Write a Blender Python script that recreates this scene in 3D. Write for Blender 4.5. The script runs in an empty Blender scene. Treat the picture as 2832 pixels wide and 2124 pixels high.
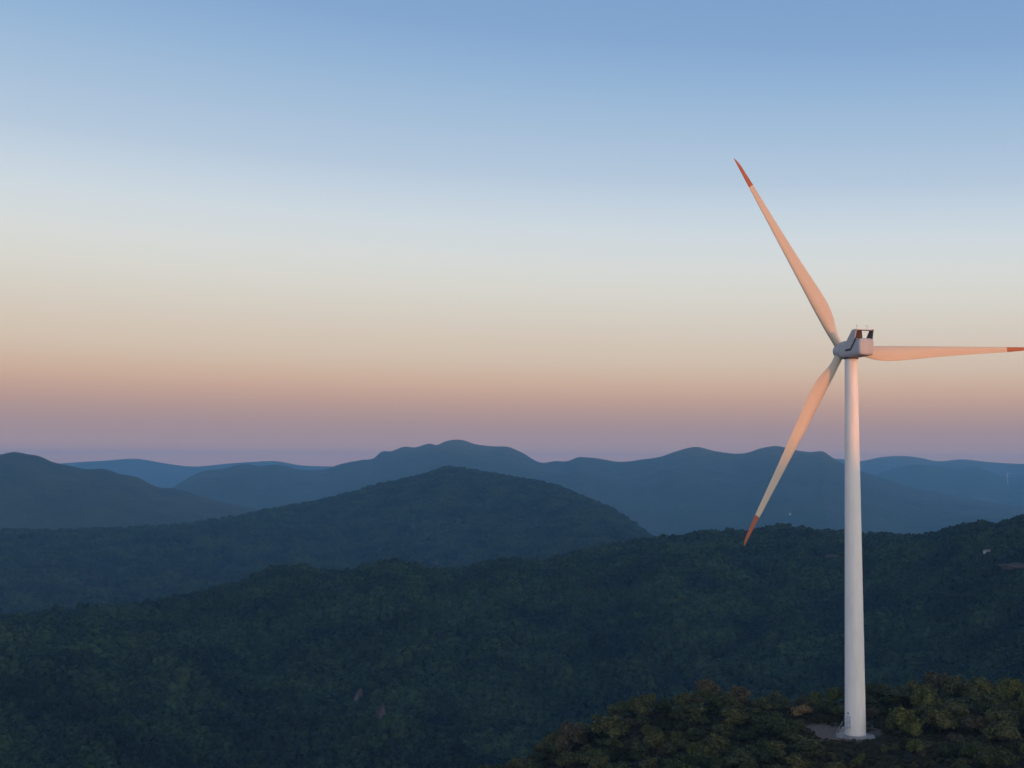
import bpy, bmesh, math, random
import numpy as np
from mathutils import Vector, Matrix, Euler

random.seed(7)
rng = np.random.default_rng(7)
sc = bpy.context.scene
COL = sc.collection
R = math.radians

# ------------------------------------------------------------------ camera
F = 3600.0                                   # focal length in pixels of the 2832 px wide photograph
PITCH, ROLL = 3.62, 0.28
cam_rot = (Euler((R(90 + PITCH), 0, 0)).to_matrix() @ Matrix.Rotation(R(ROLL), 3, 'Z'))
def ray(x, y):
    return cam_rot @ Vector((x - 1416, 1062 - y, -F))
_r = ray(2365.8, 2035.5)
CAM = Vector((0, 0, -_r.z * 270 / F))        # the tower foot stands at z = 0, 270 m down the lens axis
def at_depth(x, y, d):
    return CAM + ray(x, y) * (d / F)
def at_horiz(x, y, d):                       # point of that sight line d metres away horizontally
    r = ray(x, y)
    return CAM + r * (d / math.hypot(r.x, r.y))
cd = bpy.data.cameras.new('camera')
cam = bpy.data.objects.new('camera', cd)
COL.objects.link(cam)
cam.matrix_world = Matrix.Translation(CAM) @ cam_rot.to_4x4()
cd.sensor_width = 36
cd.lens = F / 2832 * 36
cd.clip_start, cd.clip_end = 1.0, 200000
sc.camera = cam

BASE = at_depth(2365.8, 2035.5, 270)
BASE.z = 0.0

# ------------------------------------------------------------------ small helpers
def tag(o, label=None, cat=None, group=None, kind=None):
    if label: o['label'] = label
    if cat: o['category'] = cat
    if group: o['group'] = group
    if kind: o['kind'] = kind
    return o

def link(name, me, mats=(), parent=None):
    o = bpy.data.objects.new(name, me)
    COL.objects.link(o)
    for m in (mats if isinstance(mats, (list, tuple)) else [mats]):
        me.materials.append(m)
    if parent: o.parent = parent
    return o

def empty(name, loc, rz=0, parent=None):
    o = bpy.data.objects.new(name, None)
    COL.objects.link(o)
    o.empty_display_size = .5
    o.location = loc
    o.rotation_euler = (0, 0, rz)
    if parent: o.parent = parent
    return o

def bm_mesh(bm, name, smooth=False):
    me = bpy.data.meshes.new(name)
    bm.normal_update()
    bm.to_mesh(me)
    bm.free()
    if smooth:
        me.polygons.foreach_set('use_smooth', [True] * len(me.polygons))
    return me

def np_mesh(name, verts, faces, smooth=True):
    me = bpy.data.meshes.new(name)
    verts = np.asarray(verts, dtype=np.float32)
    faces = np.asarray(faces, dtype=np.int32)
    k = faces.shape[1]
    me.vertices.add(len(verts)); me.vertices.foreach_set('co', verts.ravel())
    me.loops.add(faces.size); me.loops.foreach_set('vertex_index', faces.ravel())
    me.polygons.add(len(faces))
    me.polygons.foreach_set('loop_start', np.arange(0, faces.size, k, dtype=np.int32))
    me.polygons.foreach_set('loop_total', np.full(len(faces), k, dtype=np.int32))
    if smooth:
        me.polygons.foreach_set('use_smooth', np.ones(len(faces), dtype=bool))
    me.update(calc_edges=True)
    me.validate()
    return me

def grid_faces(nu, nv):
    i = np.arange((nu - 1) * (nv - 1))
    a = (i // (nv - 1)) * nv + i % (nv - 1)
    return np.stack([a, a + nv, a + nv + 1, a + 1], 1)

def _hash(ix, iy, s):
    h = (ix.astype(np.int64) * 374761393 + iy.astype(np.int64) * 668265263 + s * 974634521) & 0xffffffff
    h = ((h ^ (h >> 13)) * 1274126177) & 0xffffffff
    return ((h ^ (h >> 16)) & 0xffff) / 65535.0 * 2 - 1
def vnoise(x, y, s=0):
    ix, iy = np.floor(x), np.floor(y)
    fx, fy = x - ix, y - iy
    fx, fy = fx * fx * fx * (fx * (fx * 6 - 15) + 10), fy * fy * fy * (fy * (fy * 6 - 15) + 10)
    a, b = _hash(ix, iy, s), _hash(ix + 1, iy, s)
    c, d = _hash(ix, iy + 1, s), _hash(ix + 1, iy + 1, s)
    return (a * (1 - fx) + b * fx) * (1 - fy) + (c * (1 - fx) + d * fx) * fy
def fbm(x, y, octv=5, s=0, gain=.5):
    t, a, f = 0, 1, 1
    for k in range(octv):
        t = t + a * vnoise(x * f + 17.3 * k, y * f - 9.1 * k, s + k)
        a *= gain; f *= 2.03
    return t
def ridged(x, y, octv=4, s=0):
    t, a, f = 0, 1, 1
    for k in range(octv):
        t = t + a * (1 - 2 * np.abs(vnoise(x * f + 5.7 * k, y * f + 3.3 * k, s + k)))
        a *= .5; f *= 2.1
    return t
def smooth01(t):
    t = np.clip(t, 0, 1)
    return t * t * (3 - 2 * t)

# ------------------------------------------------------------------ materials
def new_mat(name):
    m = bpy.data.materials.new(name)
    m.use_nodes = True
    nt = m.node_tree
    b = nt.nodes['Principled BSDF']
    b.inputs['Specular IOR Level'].default_value = .3
    return m, nt, b

def noise_mat(name, stops, scale, rough=.9, detail=6, coord='Object', bump=0, bump_scale=None, spec=.15):
    m, nt, b = new_mat(name)
    tc = nt.nodes.new('ShaderNodeTexCoord')
    n = nt.nodes.new('ShaderNodeTexNoise')
    n.inputs['Scale'].default_value = scale
    n.inputs['Detail'].default_value = detail
    nt.links.new(tc.outputs[coord], n.inputs['Vector'])
    cr = nt.nodes.new('ShaderNodeValToRGB')
    e = cr.color_ramp.elements
    while len(e) < len(stops): e.new(.5)
    for k, (p, c) in enumerate(stops):
        e[k].position = p; e[k].color = (*c, 1)
    nt.links.new(n.outputs['Fac'], cr.inputs[0])
    nt.links.new(cr.outputs[0], b.inputs['Base Color'])
    b.inputs['Roughness'].default_value = rough
    b.inputs['Specular IOR Level'].default_value = spec
    if bump:
        n2 = nt.nodes.new('ShaderNodeTexNoise')
        n2.inputs['Scale'].default_value = bump_scale or scale * 4
        n2.inputs['Detail'].default_value = 8
        nt.links.new(tc.outputs[coord], n2.inputs['Vector'])
        bp = nt.nodes.new('ShaderNodeBump')
        bp.inputs['Distance'].default_value = bump
        nt.links.new(n2.outputs['Fac'], bp.inputs['Height'])
        nt.links.new(bp.outputs[0], b.inputs['Normal'])
    return m

def leaf_mat(name, cols, patch=0):
    """foliage: hue picked per tree, mottled a little from leaf to leaf"""
    m, nt, b = new_mat(name)
    oi = nt.nodes.new('ShaderNodeObjectInfo')
    cr = nt.nodes.new('ShaderNodeValToRGB')
    e = cr.color_ramp.elements
    while len(e) < len(cols): e.new(.5)
    for k, c in enumerate(cols):
        e[k].position = k / (len(cols) - 1); e[k].color = (*c, 1)
    nt.links.new(oi.outputs['Random'], cr.inputs[0])
    geo = nt.nodes.new('ShaderNodeNewGeometry')
    mp = nt.nodes.new('ShaderNodeMapRange')
    mp.inputs['To Min'].default_value = .4
    mp.inputs['To Max'].default_value = 1.85
    nt.links.new(geo.outputs['Random Per Island'], mp.inputs['Value'])
    mx = nt.nodes.new('ShaderNodeMix'); mx.data_type = 'RGBA'; mx.blend_type = 'MULTIPLY'
    mx.inputs[0].default_value = 1
    nt.links.new(cr.outputs[0], mx.inputs[6])
    nt.links.new(mp.outputs[0], mx.inputs[7])
    nt.links.new(mx.outputs[2], b.inputs['Base Color'])
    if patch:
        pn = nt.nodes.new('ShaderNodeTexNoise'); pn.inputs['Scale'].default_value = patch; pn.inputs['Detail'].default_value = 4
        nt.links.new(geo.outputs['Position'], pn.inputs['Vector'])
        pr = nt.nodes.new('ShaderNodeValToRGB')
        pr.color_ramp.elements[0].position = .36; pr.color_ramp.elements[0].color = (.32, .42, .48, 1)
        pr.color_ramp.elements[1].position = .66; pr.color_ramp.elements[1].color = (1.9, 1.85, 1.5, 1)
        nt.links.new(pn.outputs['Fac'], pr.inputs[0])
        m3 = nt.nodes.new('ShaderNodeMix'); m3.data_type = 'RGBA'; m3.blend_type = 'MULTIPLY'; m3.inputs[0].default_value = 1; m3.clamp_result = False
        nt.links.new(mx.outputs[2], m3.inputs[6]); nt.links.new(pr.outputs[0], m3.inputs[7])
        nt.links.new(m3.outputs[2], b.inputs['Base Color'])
    b.inputs['Roughness'].default_value = .75
    b.inputs['Specular IOR Level'].default_value = .12
    return m

def paint(name, col, rough=.4, dirt=.12):
    m, nt, b = new_mat(name)
    tc = nt.nodes.new('ShaderNodeTexCoord')
    mapn = nt.nodes.new('ShaderNodeMapping'); mapn.inputs['Scale'].default_value = (.9, .9, .16)
    n = nt.nodes.new('ShaderNodeTexNoise'); n.inputs['Scale'].default_value = 1.1; n.inputs['Detail'].default_value = 7
    nt.links.new(tc.outputs['Object'], mapn.inputs[0]); nt.links.new(mapn.outputs[0], n.inputs['Vector'])
    cr = nt.nodes.new('ShaderNodeValToRGB')
    cr.color_ramp.elements[0].position = .3
    cr.color_ramp.elements[0].color = (*[c * (1 - dirt) for c in col], 1)
    cr.color_ramp.elements[1].position = .62
    cr.color_ramp.elements[1].color = (*col, 1)
    nt.links.new(n.outputs['Fac'], cr.inputs[0]); nt.links.new(cr.outputs[0], b.inputs['Base Color'])
    b.inputs['Roughness'].default_value = rough
    return m

M_white = paint('white_paint', (.82, .815, .80), .42, .10)
M_blade = paint('blade_paint', (.57, .51, .43), .42, .06)
M_nac = paint('nacelle_paint', (.44, .455, .49), .45, .10)
M_red = paint('red_paint', (.37, .115, .055), .45, .1)
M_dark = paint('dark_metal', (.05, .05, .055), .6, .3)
M_brown = noise_mat('radiator_fins', [(.3, (.055, .030, .02)), (.7, (.095, .05, .032))], 6, .7)
M_steel = noise_mat('galvanised_steel', [(.3, (.30, .31, .32)), (.7, (.42, .43, .44))], 3, .5)
M_conc = noise_mat('concrete', [(.25, (.20, .20, .19)), (.55, (.31, .30, .29)), (.8, (.38, .37, .35))], 1.2, .95, bump=.03)
M_door = paint('door_paint', (.50, .55, .62), .5, .1)
M_cliff = noise_mat('weathered_cliff', [(.3, (.022, .02, .018)), (.5, (.065, .054, .05)), (.75, (.125, .105, .10))], .22, .95, bump=.5, bump_scale=.8)
M_rock = noise_mat('pale_rock', [(.2, (.22, .17, .16)), (.5, (.36, .29, .27)), (.8, (.47, .40, .37))], .35, .95, bump=.3, bump_scale=1.5)
M_bark = noise_mat('bark', [(.3, (.05, .038, .028)), (.7, (.10, .08, .06))], 6, .95)
M_wall = noise_mat('whitewashed_wall', [(.3, (.40, .39, .38)), (.7, (.56, .55, .53))], .6, .9)
M_roof = noise_mat('roof_tiles', [(.3, (.20, .17, .16)), (.7, (.30, .26, .25))], 1.0, .9)
M_glass = noise_mat('window_pane', [(.3, (.02, .025, .03)), (.7, (.04, .045, .05))], 1, .1, spec=.5)
M_soil = noise_mat('wooded_ground', [(.3, (.010, .014, .008)), (.7, (.026, .030, .016))], .05, .95)
M_far = noise_mat('wooded_mountain', [(.25, (.018, .030, .016)), (.5, (.034, .044, .022)), (.75, (.060, .058, .034))],
                  .006, .95, detail=12, bump=14, bump_scale=.022)
M_plain = noise_mat('plain_ground', [(.3, (.03, .04, .02)), (.7, (.06, .065, .04))], .002, .95)

# ------------------------------------------------------------------ the setting: terrain
def crest_curve(pts, x):
    """smooth interpolation of (x, y) pairs, x beyond the ends kept flat"""
    px = np.array([p[0] for p in pts], float); py = np.array([p[1] for p in pts], float)
    m = np.gradient(py, px)
    x = np.asarray(x, float)
    xc = np.clip(x, px[0], px[-1])
    i = np.clip(np.searchsorted(px, xc) - 1, 0, len(px) - 2)
    h = px[i + 1] - px[i]; t = (xc - px[i]) / h
    return ((2*t**3 - 3*t**2 + 1) * py[i] + (t**3 - 2*t**2 + t) * h * m[i]
            + (-2*t**3 + 3*t**2) * py[i + 1] + (t**3 - t**2) * h * m[i + 1])

def range_sheet(name, pts, dist, front, back, x0, x1, nu, nv, amp, wave, seed, rough=1.0, mat=None, floor=-280, dist_pts=None):
    """a range of hills: crest line surveyed in the photograph and set at its own distance, slopes with spurs and gullies"""
    xs = np.linspace(x0, x1, nu)
    ys = crest_curve(pts, xs)
    dd = np.full(nu, float(dist)) if dist_pts is None else crest_curve(dist_pts, xs)
    dirs = np.array([ray(a, b)[:] for a, b in zip(xs, ys)])
    hl = np.hypot(dirs[:, 0], dirs[:, 1])
    ux, uy = dirs[:, 0] / hl, dirs[:, 1] / hl
    zc = CAM.z + dirs[:, 2] / hl * dd
    tv = np.linspace(-1, 1, nv)
    tv = np.sign(tv) * np.abs(tv) ** 1.5
    T = np.where(tv < 0, tv * front, tv * back)[None, :]
    D = dd[:, None] + T
    X = ux[:, None] * D; Y = uy[:, None] * D
    a = np.abs(tv)[None, :] * np.ones((nu, 1))
    drop = (zc[:, None] - floor)
    Z = zc[:, None] - drop * (0.22 * a + .78 * smooth01(a)) 
    env = np.minimum(1, a * 3.2) * (1 - smooth01((a - .75) / .25))
    sp = ridged(X / wave, Y / wave, 4, seed) * .5 - .35
    Z = Z + amp * env * np.minimum(sp, .25) + rough * fbm(X / (wave * .12), Y / (wave * .12), 4, seed + 9) * (.35 + env * 1.2)
    V = np.stack([X, Y, Z], -1).reshape(-1, 3)
    me = np_mesh(name, V, grid_faces(nu, nv))
    o = link(name, me, mat or M_far)
    tag(o, kind='structure')
    return o, (X, Y, Z)

FAR_A = [(-400, 1300), (0, 1290), (220, 1278), (300, 1273), (380, 1269), (450, 1280), (530, 1290), (620, 1283), (700, 1277), (760, 1275),
         (830, 1286), (950, 1290), (1200, 1292), (1600, 1290), (2000, 1285), (2250, 1272), (2320, 1269), (2380, 1275), (2430, 1265), (2500, 1261),
         (2550, 1267), (2590, 1275), (2660, 1270), (2730, 1277), (2832, 1283), (3000, 1280), (3300, 1290)]
FAR_B = [(2000, 1400), (2250, 1350), (2365, 1330), (2420, 1313), (2470, 1296), (2530, 1285), (2600, 1291), (2640, 1297), (2690, 1290), (2715, 1295),
         (2745, 1307), (2775, 1317), (2832, 1317), (2920, 1308), (3050, 1320), (3300, 1330)]
BACK = [(-300, 1420), (0, 1400), (300, 1380), (480, 1346), (520, 1322), (560, 1303), (610, 1297), (680, 1284), (720, 1289), (760, 1285), (830, 1298),
        (900, 1297), (935, 1285), (1000, 1272), (1035, 1266), (1055, 1249), (1080, 1248), (1120, 1235), (1145, 1237), (1190, 1227), (1207, 1231),
        (1230, 1221), (1280, 1217), (1310, 1227), (1360, 1234), (1410, 1237), (1440, 1250), (1495, 1279), (1540, 1275), (1570, 1275),
        (1600, 1264), (1630, 1265), (1680, 1272), (1700, 1276), (1780, 1270), (1830, 1262), (1870, 1248), (1925, 1236), (1980, 1248),
        (2060, 1253), (2110, 1238), (2150, 1233), (2190, 1243), (2240, 1250), (2280, 1250), (2300, 1264), (2330, 1280), (2365, 1297),
        (2420, 1315), (2520, 1345), (2650, 1375), (2832, 1400), (3300, 1440)]
LEFT = [(-500, 1300), (-200, 1270), (0, 1257), (40, 1250), (75, 1256), (110, 1262), (140, 1275), (200, 1289), (240, 1297), (290, 1297), (330, 1310),
        (380, 1320), (430, 1345), (490, 1352), (560, 1374), (640, 1394), (760, 1420), (900, 1460), (1100, 1520)]
MIDL = [(-400, 1480), (0, 1470), (300, 1462), (500, 1450), (640, 1432), (740, 1412), (830, 1395), (930, 1374), (1000, 1352), (1060, 1336), (1130, 1322),
        (1190, 1304), (1240, 1291), (1290, 1297), (1340, 1305), (1400, 1318), (1480, 1330), (1560, 1352), (1620, 1379), (1690, 1408),
        (1750, 1447), (1800, 1483), (1860, 1520), (2000, 1590), (2200, 1660)]
RIDGE = [(-500, 1800), (-200, 1770), (0, 1735), (200, 1705), (400, 1672), (560, 1640), (680, 1607), (760, 1585), (840, 1581), (930, 1592), (1000, 1575), (1060, 1556),
         (1110, 1556), (1160, 1570), (1210, 1583), (1270, 1582), (1330, 1562), (1400, 1552), (1460, 1556), (1510, 1558), (1570, 1540), (1640, 1526),
         (1720, 1512), (1780, 1500), (1830, 1495), (1890, 1489), (1960, 1480), (2050, 1478), (2110, 1472), (2160, 1464), (2220, 1470), (2280, 1477),
         (2340, 1477), (2400, 1478), (2440, 1474), (2500, 1482), (2550, 1480), (2600, 1477), (2650, 1460), (2700, 1450), (2740, 1448), (2780, 1449), (2832, 1432),
         (2900, 1420), (3000, 1425), (3300, 1460)]

g = np.linspace(-30000, 30000, 121)
GX, GY = np.meshgrid(g, np.linspace(-5800, 15600, 121), indexing='ij')
GX = GX * .62
o = link('ground', np_mesh('ground', np.stack([GX, GY, np.full_like(GX, -285) + 3 * fbm(GX / 900, GY / 900, 3, 3)], -1).reshape(-1, 3), grid_faces(121, 121)), M_plain)
tag(o, kind='structure')

range_sheet('distant_hills', FAR_A, 13000, 1800, 2200, -350, 3200, 420, 40, 60, 1500, 11, 2)
range_sheet('far_ridge', FAR_B, 10800, 2200, 1800, 1980, 3250, 260, 60, 70, 1100, 21, 2)
back_o, BCK = range_sheet('mountain_range', BACK, 7600, 3000, 1800, -300, 3250, 620, 90, 90, 900, 31, 2.0)
range_sheet('valley_hillside', LEFT, 4700, 1700, 1200, -450, 1150, 320, 80, 60, 700, 41, 1.5)
mid_o, MID = range_sheet('wooded_hill', [(a, b + 9) for a, b in MIDL], 3300, 1500, 1100, -380, 2250, 420, 110, 46, 420, 51, 1.2, dist_pts=[(-400, 2900), (600, 3000), (1250, 3400), (1800, 2800), (2200, 2600)])
ridge_o, RDG = range_sheet('forest_ridge', [(a, b + 23) for a, b in RIDGE], 1450, 980, 700, -480, 3250, 420, 170, 36, 170, 61, 1.3, mat=M_soil, floor=-215,
                           dist_pts=[(-500, 1150), (0, 1200), (800, 1400), (1200, 1380), (1700, 1500), (2160, 1560), (2450, 1500), (2832, 1330), (3300, 1300)])

# the turbine's own hilltop
CR_X = np.array([-900, -420, -260, -160, -100, -60, -30, -2, 12, 24, 36, 45, 54, 65, 76, 84, 95, 107, 118, 150, 200, 300, 460, 700, 1100])
CR_Z = np.array([-284, -250, -190, -125, -85, -54, -32, -15.8, -9.1, -5.0, -2.2, -.9, -.5, -.6, .3, 1.6, 2.6, 2.4, 1.2, 2, 0, -25, -90, -210, -284])
def hill_z(X, Y):
    z = crest_curve(list(zip(CR_X, CR_Z)), X)
    yc = 300 + 8 * np.sin(X / 23.0)
    t = Y - yc
    back = np.maximum(t, 0)
    z = z - .42 * back ** 2 / (back + 22)
    fr = np.maximum(-t, 0)
    z = z - .012 * fr
    fr2 = np.maximum(228 - Y, 0)
    z = z - .62 * fr2 ** 2 / (fr2 + 30)
    d = np.hypot(X - BASE.x, Y - BASE.y)
    n = .55 * fbm(X / 14, Y / 14, 4, 77) + .8 * fbm(X / 45, Y / 45, 3, 78)
    w = smooth01((d - 7) / 16)
    z = z * w + (z * .05) * (1 - w) + n * w
    return np.maximum(z, -286)
def hz(x, y):
    return float(hill_z(np.array([x], float), np.array([y], float))[0])
ax = np.concatenate([np.linspace(-700, -60, 60, endpoint=False), np.linspace(-60, 170, 240, endpoint=False), np.linspace(170, 900, 60)])
ay = np.concatenate([np.linspace(-250, 220, 70, endpoint=False), np.linspace(220, 330, 130, endpoint=False), np.linspace(330, 900, 70)])
HX, HY = np.meshgrid(ax, ay, indexing='ij')
HZ = hill_z(HX, HY)

def hill_mat():
    m, nt, b = new_mat('scrub_ground')
    tc = nt.nodes.new('ShaderNodeTexCoord')
    n = nt.nodes.new('ShaderNodeTexNoise'); n.inputs['Scale'].default_value = .35; n.inputs['Detail'].default_value = 10
    nt.links.new(tc.outputs['Object'], n.inputs['Vector'])
    cr = nt.nodes.new('ShaderNodeValToRGB')
    e = cr.color_ramp.elements
    e[0].position = .32; e[0].color = (.012, .013, .007, 1)
    e[1].position = .7; e[1].color = (.042, .035, .020, 1)
    nt.links.new(n.outputs['Fac'], cr.inputs[0])
    # worn bare earth round the tower foot, its edge broken up by noise
    def patch(cx, cy, rx, ry, soft):
        mp = nt.nodes.new('ShaderNodeMapping')
        mp.inputs['Location'].default_value = (-cx / rx, -cy / ry, 0)
        mp.inputs['Scale'].default_value = (1 / rx, 1 / ry, 0)
        nt.links.new(tc.outputs['Object'], mp.inputs[0])
        ln = nt.nodes.new('ShaderNodeVectorMath'); ln.operation = 'LENGTH'
        nt.links.new(mp.outputs[0], ln.inputs[0])
        n2 = nt.nodes.new('ShaderNodeTexNoise'); n2.inputs['Scale'].default_value = .5; n2.inputs['Detail'].default_value = 6
        nt.links.new(tc.outputs['Object'], n2.inputs['Vector'])
        ad = nt.nodes.new('ShaderNodeMath'); ad.operation = 'MULTIPLY_ADD'
        nt.links.new(n2.outputs['Fac'], ad.inputs[0]); ad.inputs[1].default_value = 1.3
        nt.links.new(ln.outputs['Value'], ad.inputs[2])
        r = nt.nodes.new('ShaderNodeMapRange')
        r.inputs['From Min'].default_value = 1.75; r.inputs['From Max'].default_value = 1.75 - soft
        nt.links.new(ad.outputs[0], r.inputs['Value'])
        return r.outputs[0]
    p1 = patch(BASE.x - 4.8, BASE.y + 4.5, 6.2, 12, .4)
    p2 = patch(BASE.x + 4.5, BASE.y + 9, 4.5, 8, .4)
    mxp = nt.nodes.new('ShaderNodeMath'); mxp.operation = 'MAXIMUM'
    nt.links.new(p1, mxp.inputs[0]); nt.links.new(p2, mxp.inputs[1])
    n3 = nt.nodes.new('ShaderNodeTexNoise'); n3.inputs['Scale'].default_value = 1.4; n3.inputs['Detail'].default_value = 8
    nt.links.new(tc.outputs['Object'], n3.inputs['Vector'])
    c3 = nt.nodes.new('ShaderNodeValToRGB')
    c3.color_ramp.elements[0].position = .3; c3.color_ramp.elements[0].color = (.105, .068, .045, 1)
    c3.color_ramp.elements[1].position = .7; c3.color_ramp.elements[1].color = (.23, .155, .11, 1)
    nt.links.new(n3.outputs['Fac'], c3.inputs[0])
    mx = nt.nodes.new('ShaderNodeMix'); mx.data_type = 'RGBA'
    nt.links.new(mxp.outputs[0], mx.inputs[0])
    nt.links.new(cr.outputs[0], mx.inputs[6]); nt.links.new(c3.outputs[0], mx.inputs[7])
    nt.links.new(mx.outputs[2], b.inputs['Base Color'])
    b.inputs['Roughness'].default_value = .95
    bp = nt.nodes.new('ShaderNodeBump'); bp.inputs['Distance'].default_value = .15
    nt.links.new(n3.outputs['Fac'], bp.inputs['Height']); nt.links.new(bp.outputs[0], b.inputs['Normal'])
    return m
hill = link('hilltop', np_mesh('hilltop', np.stack([HX, HY, HZ], -1).reshape(-1, 3), grid_faces(len(ax), len(ay))), hill_mat())
tag(hill, kind='structure')

# ------------------------------------------------------------------ sun, and unseen hills added behind the camera so their evening shadow climbs the tower
SUN_ELEV = -1.0
SUN_AZ = R(40.7)                                   # to the right of straight behind the camera
S = Vector((math.sin(SUN_AZ), -math.cos(SUN_AZ), 0))
PERP = Vector((math.cos(SUN_AZ), math.sin(SUN_AZ), 0))
TERM_Z = 58.5                                      # height at which the shadow edge crosses the tower
HILL_D = 950.0
q0 = BASE.dot(PERP); p0 = BASE.dot(S) + HILL_D
crest_h = TERM_Z + HILL_D * math.tan(R(SUN_ELEV))
qs = np.concatenate([np.linspace(-2600, 2600, 210, endpoint=False), np.linspace(2600, 11000, 120)])
ps = np.concatenate([np.linspace(-420, -40, 24, endpoint=False), np.linspace(-40, 40, 9, endpoint=False), np.linspace(40, 1500, 40)])
QQ, PP = np.meshgrid(qs, ps, indexing='ij')
far_q = smooth01((np.abs(QQ - q0) - 300) / 1200)
CZ = crest_h + far_q * (14 * fbm(QQ / 420, QQ * 0, 4, 5) - 6) - 70 * smooth01((QQ - 2500) / 6500) - 120 * smooth01((-QQ - 1500) / 1000)
side = np.abs(PP)
wdt = np.where(PP < 0, 420.0, 1500.0)
ZZ = CZ - (CZ + 290) * (.25 * (side / wdt) + .75 * smooth01(side / wdt)) + np.minimum(1, side / 200) * 10 * fbm(QQ / 160, PP / 160, 4, 8) * smooth01((side - 20) / 200)
BX = (p0 + PP) * S.x + QQ * PERP.x; BY = (p0 + PP) * S.y + QQ * PERP.y
o = link('shading_hills', np_mesh('shading_hills', np.stack([BX, BY, ZZ], -1).reshape(-1, 3), grid_faces(len(qs), len(ps))), M_far)
tag(o, kind='structure')

sd = bpy.data.lights.new('sun', 'SUN')
sd.energy = 3.7
sd.angle = R(.53)
sd.color = (1.0, .24, .0)
so = bpy.data.objects.new('sun', sd); COL.objects.link(so)
to_sun = Vector((S.x * math.cos(R(SUN_ELEV)), S.y * math.cos(R(SUN_ELEV)), math.sin(R(SUN_ELEV))))
so.rotation_euler = to_sun.to_track_quat('Z', 'Y').to_euler()
so.location = (200, -300, 300)

# ------------------------------------------------------------------ sky
AFTER = [(3.8, 3.2, 2.75), (1.2, 1.15, 1.12), (.20, .27, .38)]
w = bpy.data.worlds.new('World'); sc.world = w; w.use_nodes = True
nt = w.node_tree
bg = nt.nodes['Background']
bg.inputs[1].default_value = .1
sky = nt.nodes.new('ShaderNodeTexSky'); sky.sky_type = 'NISHITA'; sky.sun_disc = False
sky.sun_elevation = R(1.0); sky.sun_rotation = math.pi - SUN_AZ
sky.altitude = 500
geo = nt.nodes.new('ShaderNodeTexCoord')
sep = nt.nodes.new('ShaderNodeSeparateXYZ'); nt.links.new(geo.outputs['Generated'], sep.inputs[0])
def lin(c):
    return tuple(((v / 255 + .055) / 1.055) ** 2.4 if v > 10 else v / 255 / 12.92 for v in c)
# the twilight arch opposite the sun: elevation in photo rows -> colour
ROWS = [(1330, (112, 116, 146)), (1270, (136, 134, 155)), (1230, (147, 138, 153)), (1180, (159, 144, 150)), (1130, (180, 155, 149)), (1080, (198, 169, 153)),
        (1010, (208, 191, 173)), (900, (212, 205, 193)), (800, (215, 215, 208)), (700, (211, 217, 218)), (600, (201, 213, 223)),
        (500, (186, 204, 223)), (300, (157, 188, 218)), (100, (135, 170, 211)), (-600, (96, 136, 190)), (-2600, (70, 108, 168))]
LIFT = {900: (0.06, 0.036, 0.014), 1010: (0.086, 0.045, 0.004), 1080: (0.115, 0.033, -0.021), 1130: (0.105, 0.023, -0.027), 1180: (0.112, 0.02, -0.028), 1230: (0.17900000000000002, 0.056, -0.019000000000000003), 1270: (0.52, 0.17, -0.03), 800: (0.058, 0.048, 0.027), 700: (0.046, 0.043, 0.038), 600: (0.024, 0.036, 0.039), 1330: (0.55, 0.2, 0.0)}      # makes up for what the air in front takes away
stops = []
for y, c in ROWS:
    e = math.atan((1290 - y) / F)
    stops.append((math.sin(e), tuple(v + d for v, d in zip(lin(c), LIFT.get(y, (0, 0, 0))))))
mr = nt.nodes.new('ShaderNodeMapRange')
mr.inputs['From Min'].default_value = -.05; mr.inputs['From Max'].default_value = .75
lean = nt.nodes.new('ShaderNodeMath'); lean.operation = 'MULTIPLY_ADD'       # the arch leans: paler towards the left
nt.links.new(sep.outputs['X'], lean.inputs[0]); lean.inputs[1].default_value = .24; lean.inputs[2].default_value = 1 - .24 * .13
zl = nt.nodes.new('ShaderNodeMath'); zl.operation = 'MULTIPLY'
nt.links.new(sep.outputs['Z'], zl.inputs[0]); nt.links.new(lean.outputs[0], zl.inputs[1])
nt.links.new(zl.outputs[0], mr.inputs['Value'])
cr = nt.nodes.new('ShaderNodeValToRGB'); cr.color_ramp.interpolation = 'EASE'
el = cr.color_ramp.elements
while len(el) < len(stops): el.new(.5)
for k, (z, c) in enumerate(stops):
    el[k].position = (z + .05) / .8; el[k].color = (*c, 1)
cr.color_ramp.interpolation = 'B_SPLINE'
nt.links.new(mr.outputs[0], cr.inputs[0])
x10 = nt.nodes.new('ShaderNodeMix'); x10.data_type = 'RGBA'; x10.blend_type = 'MULTIPLY'; x10.inputs[0].default_value = 1
x10.clamp_result = False
nt.links.new(cr.outputs[0], x10.inputs[6]); x10.inputs[7].default_value = (10, 10, 10, 1)
dot = nt.nodes.new('ShaderNodeVectorMath'); dot.operation = 'DOT_PRODUCT'
nt.links.new(geo.outputs['Generated'], dot.inputs[0]); dot.inputs[1].default_value = S[:]
m2 = nt.nodes.new('ShaderNodeMapRange'); m2.interpolation_type = 'SMOOTHSTEP'
m2.inputs['From Min'].default_value = -.15; m2.inputs['From Max'].default_value = .75
nt.links.new(dot.outputs['Value'], m2.inputs['Value'])
glow = nt.nodes.new('ShaderNodeMix'); glow.data_type = 'RGBA'
nt.links.new(m2.outputs[0], glow.inputs[0]); nt.links.new(x10.outputs[2], glow.inputs[6])
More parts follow.
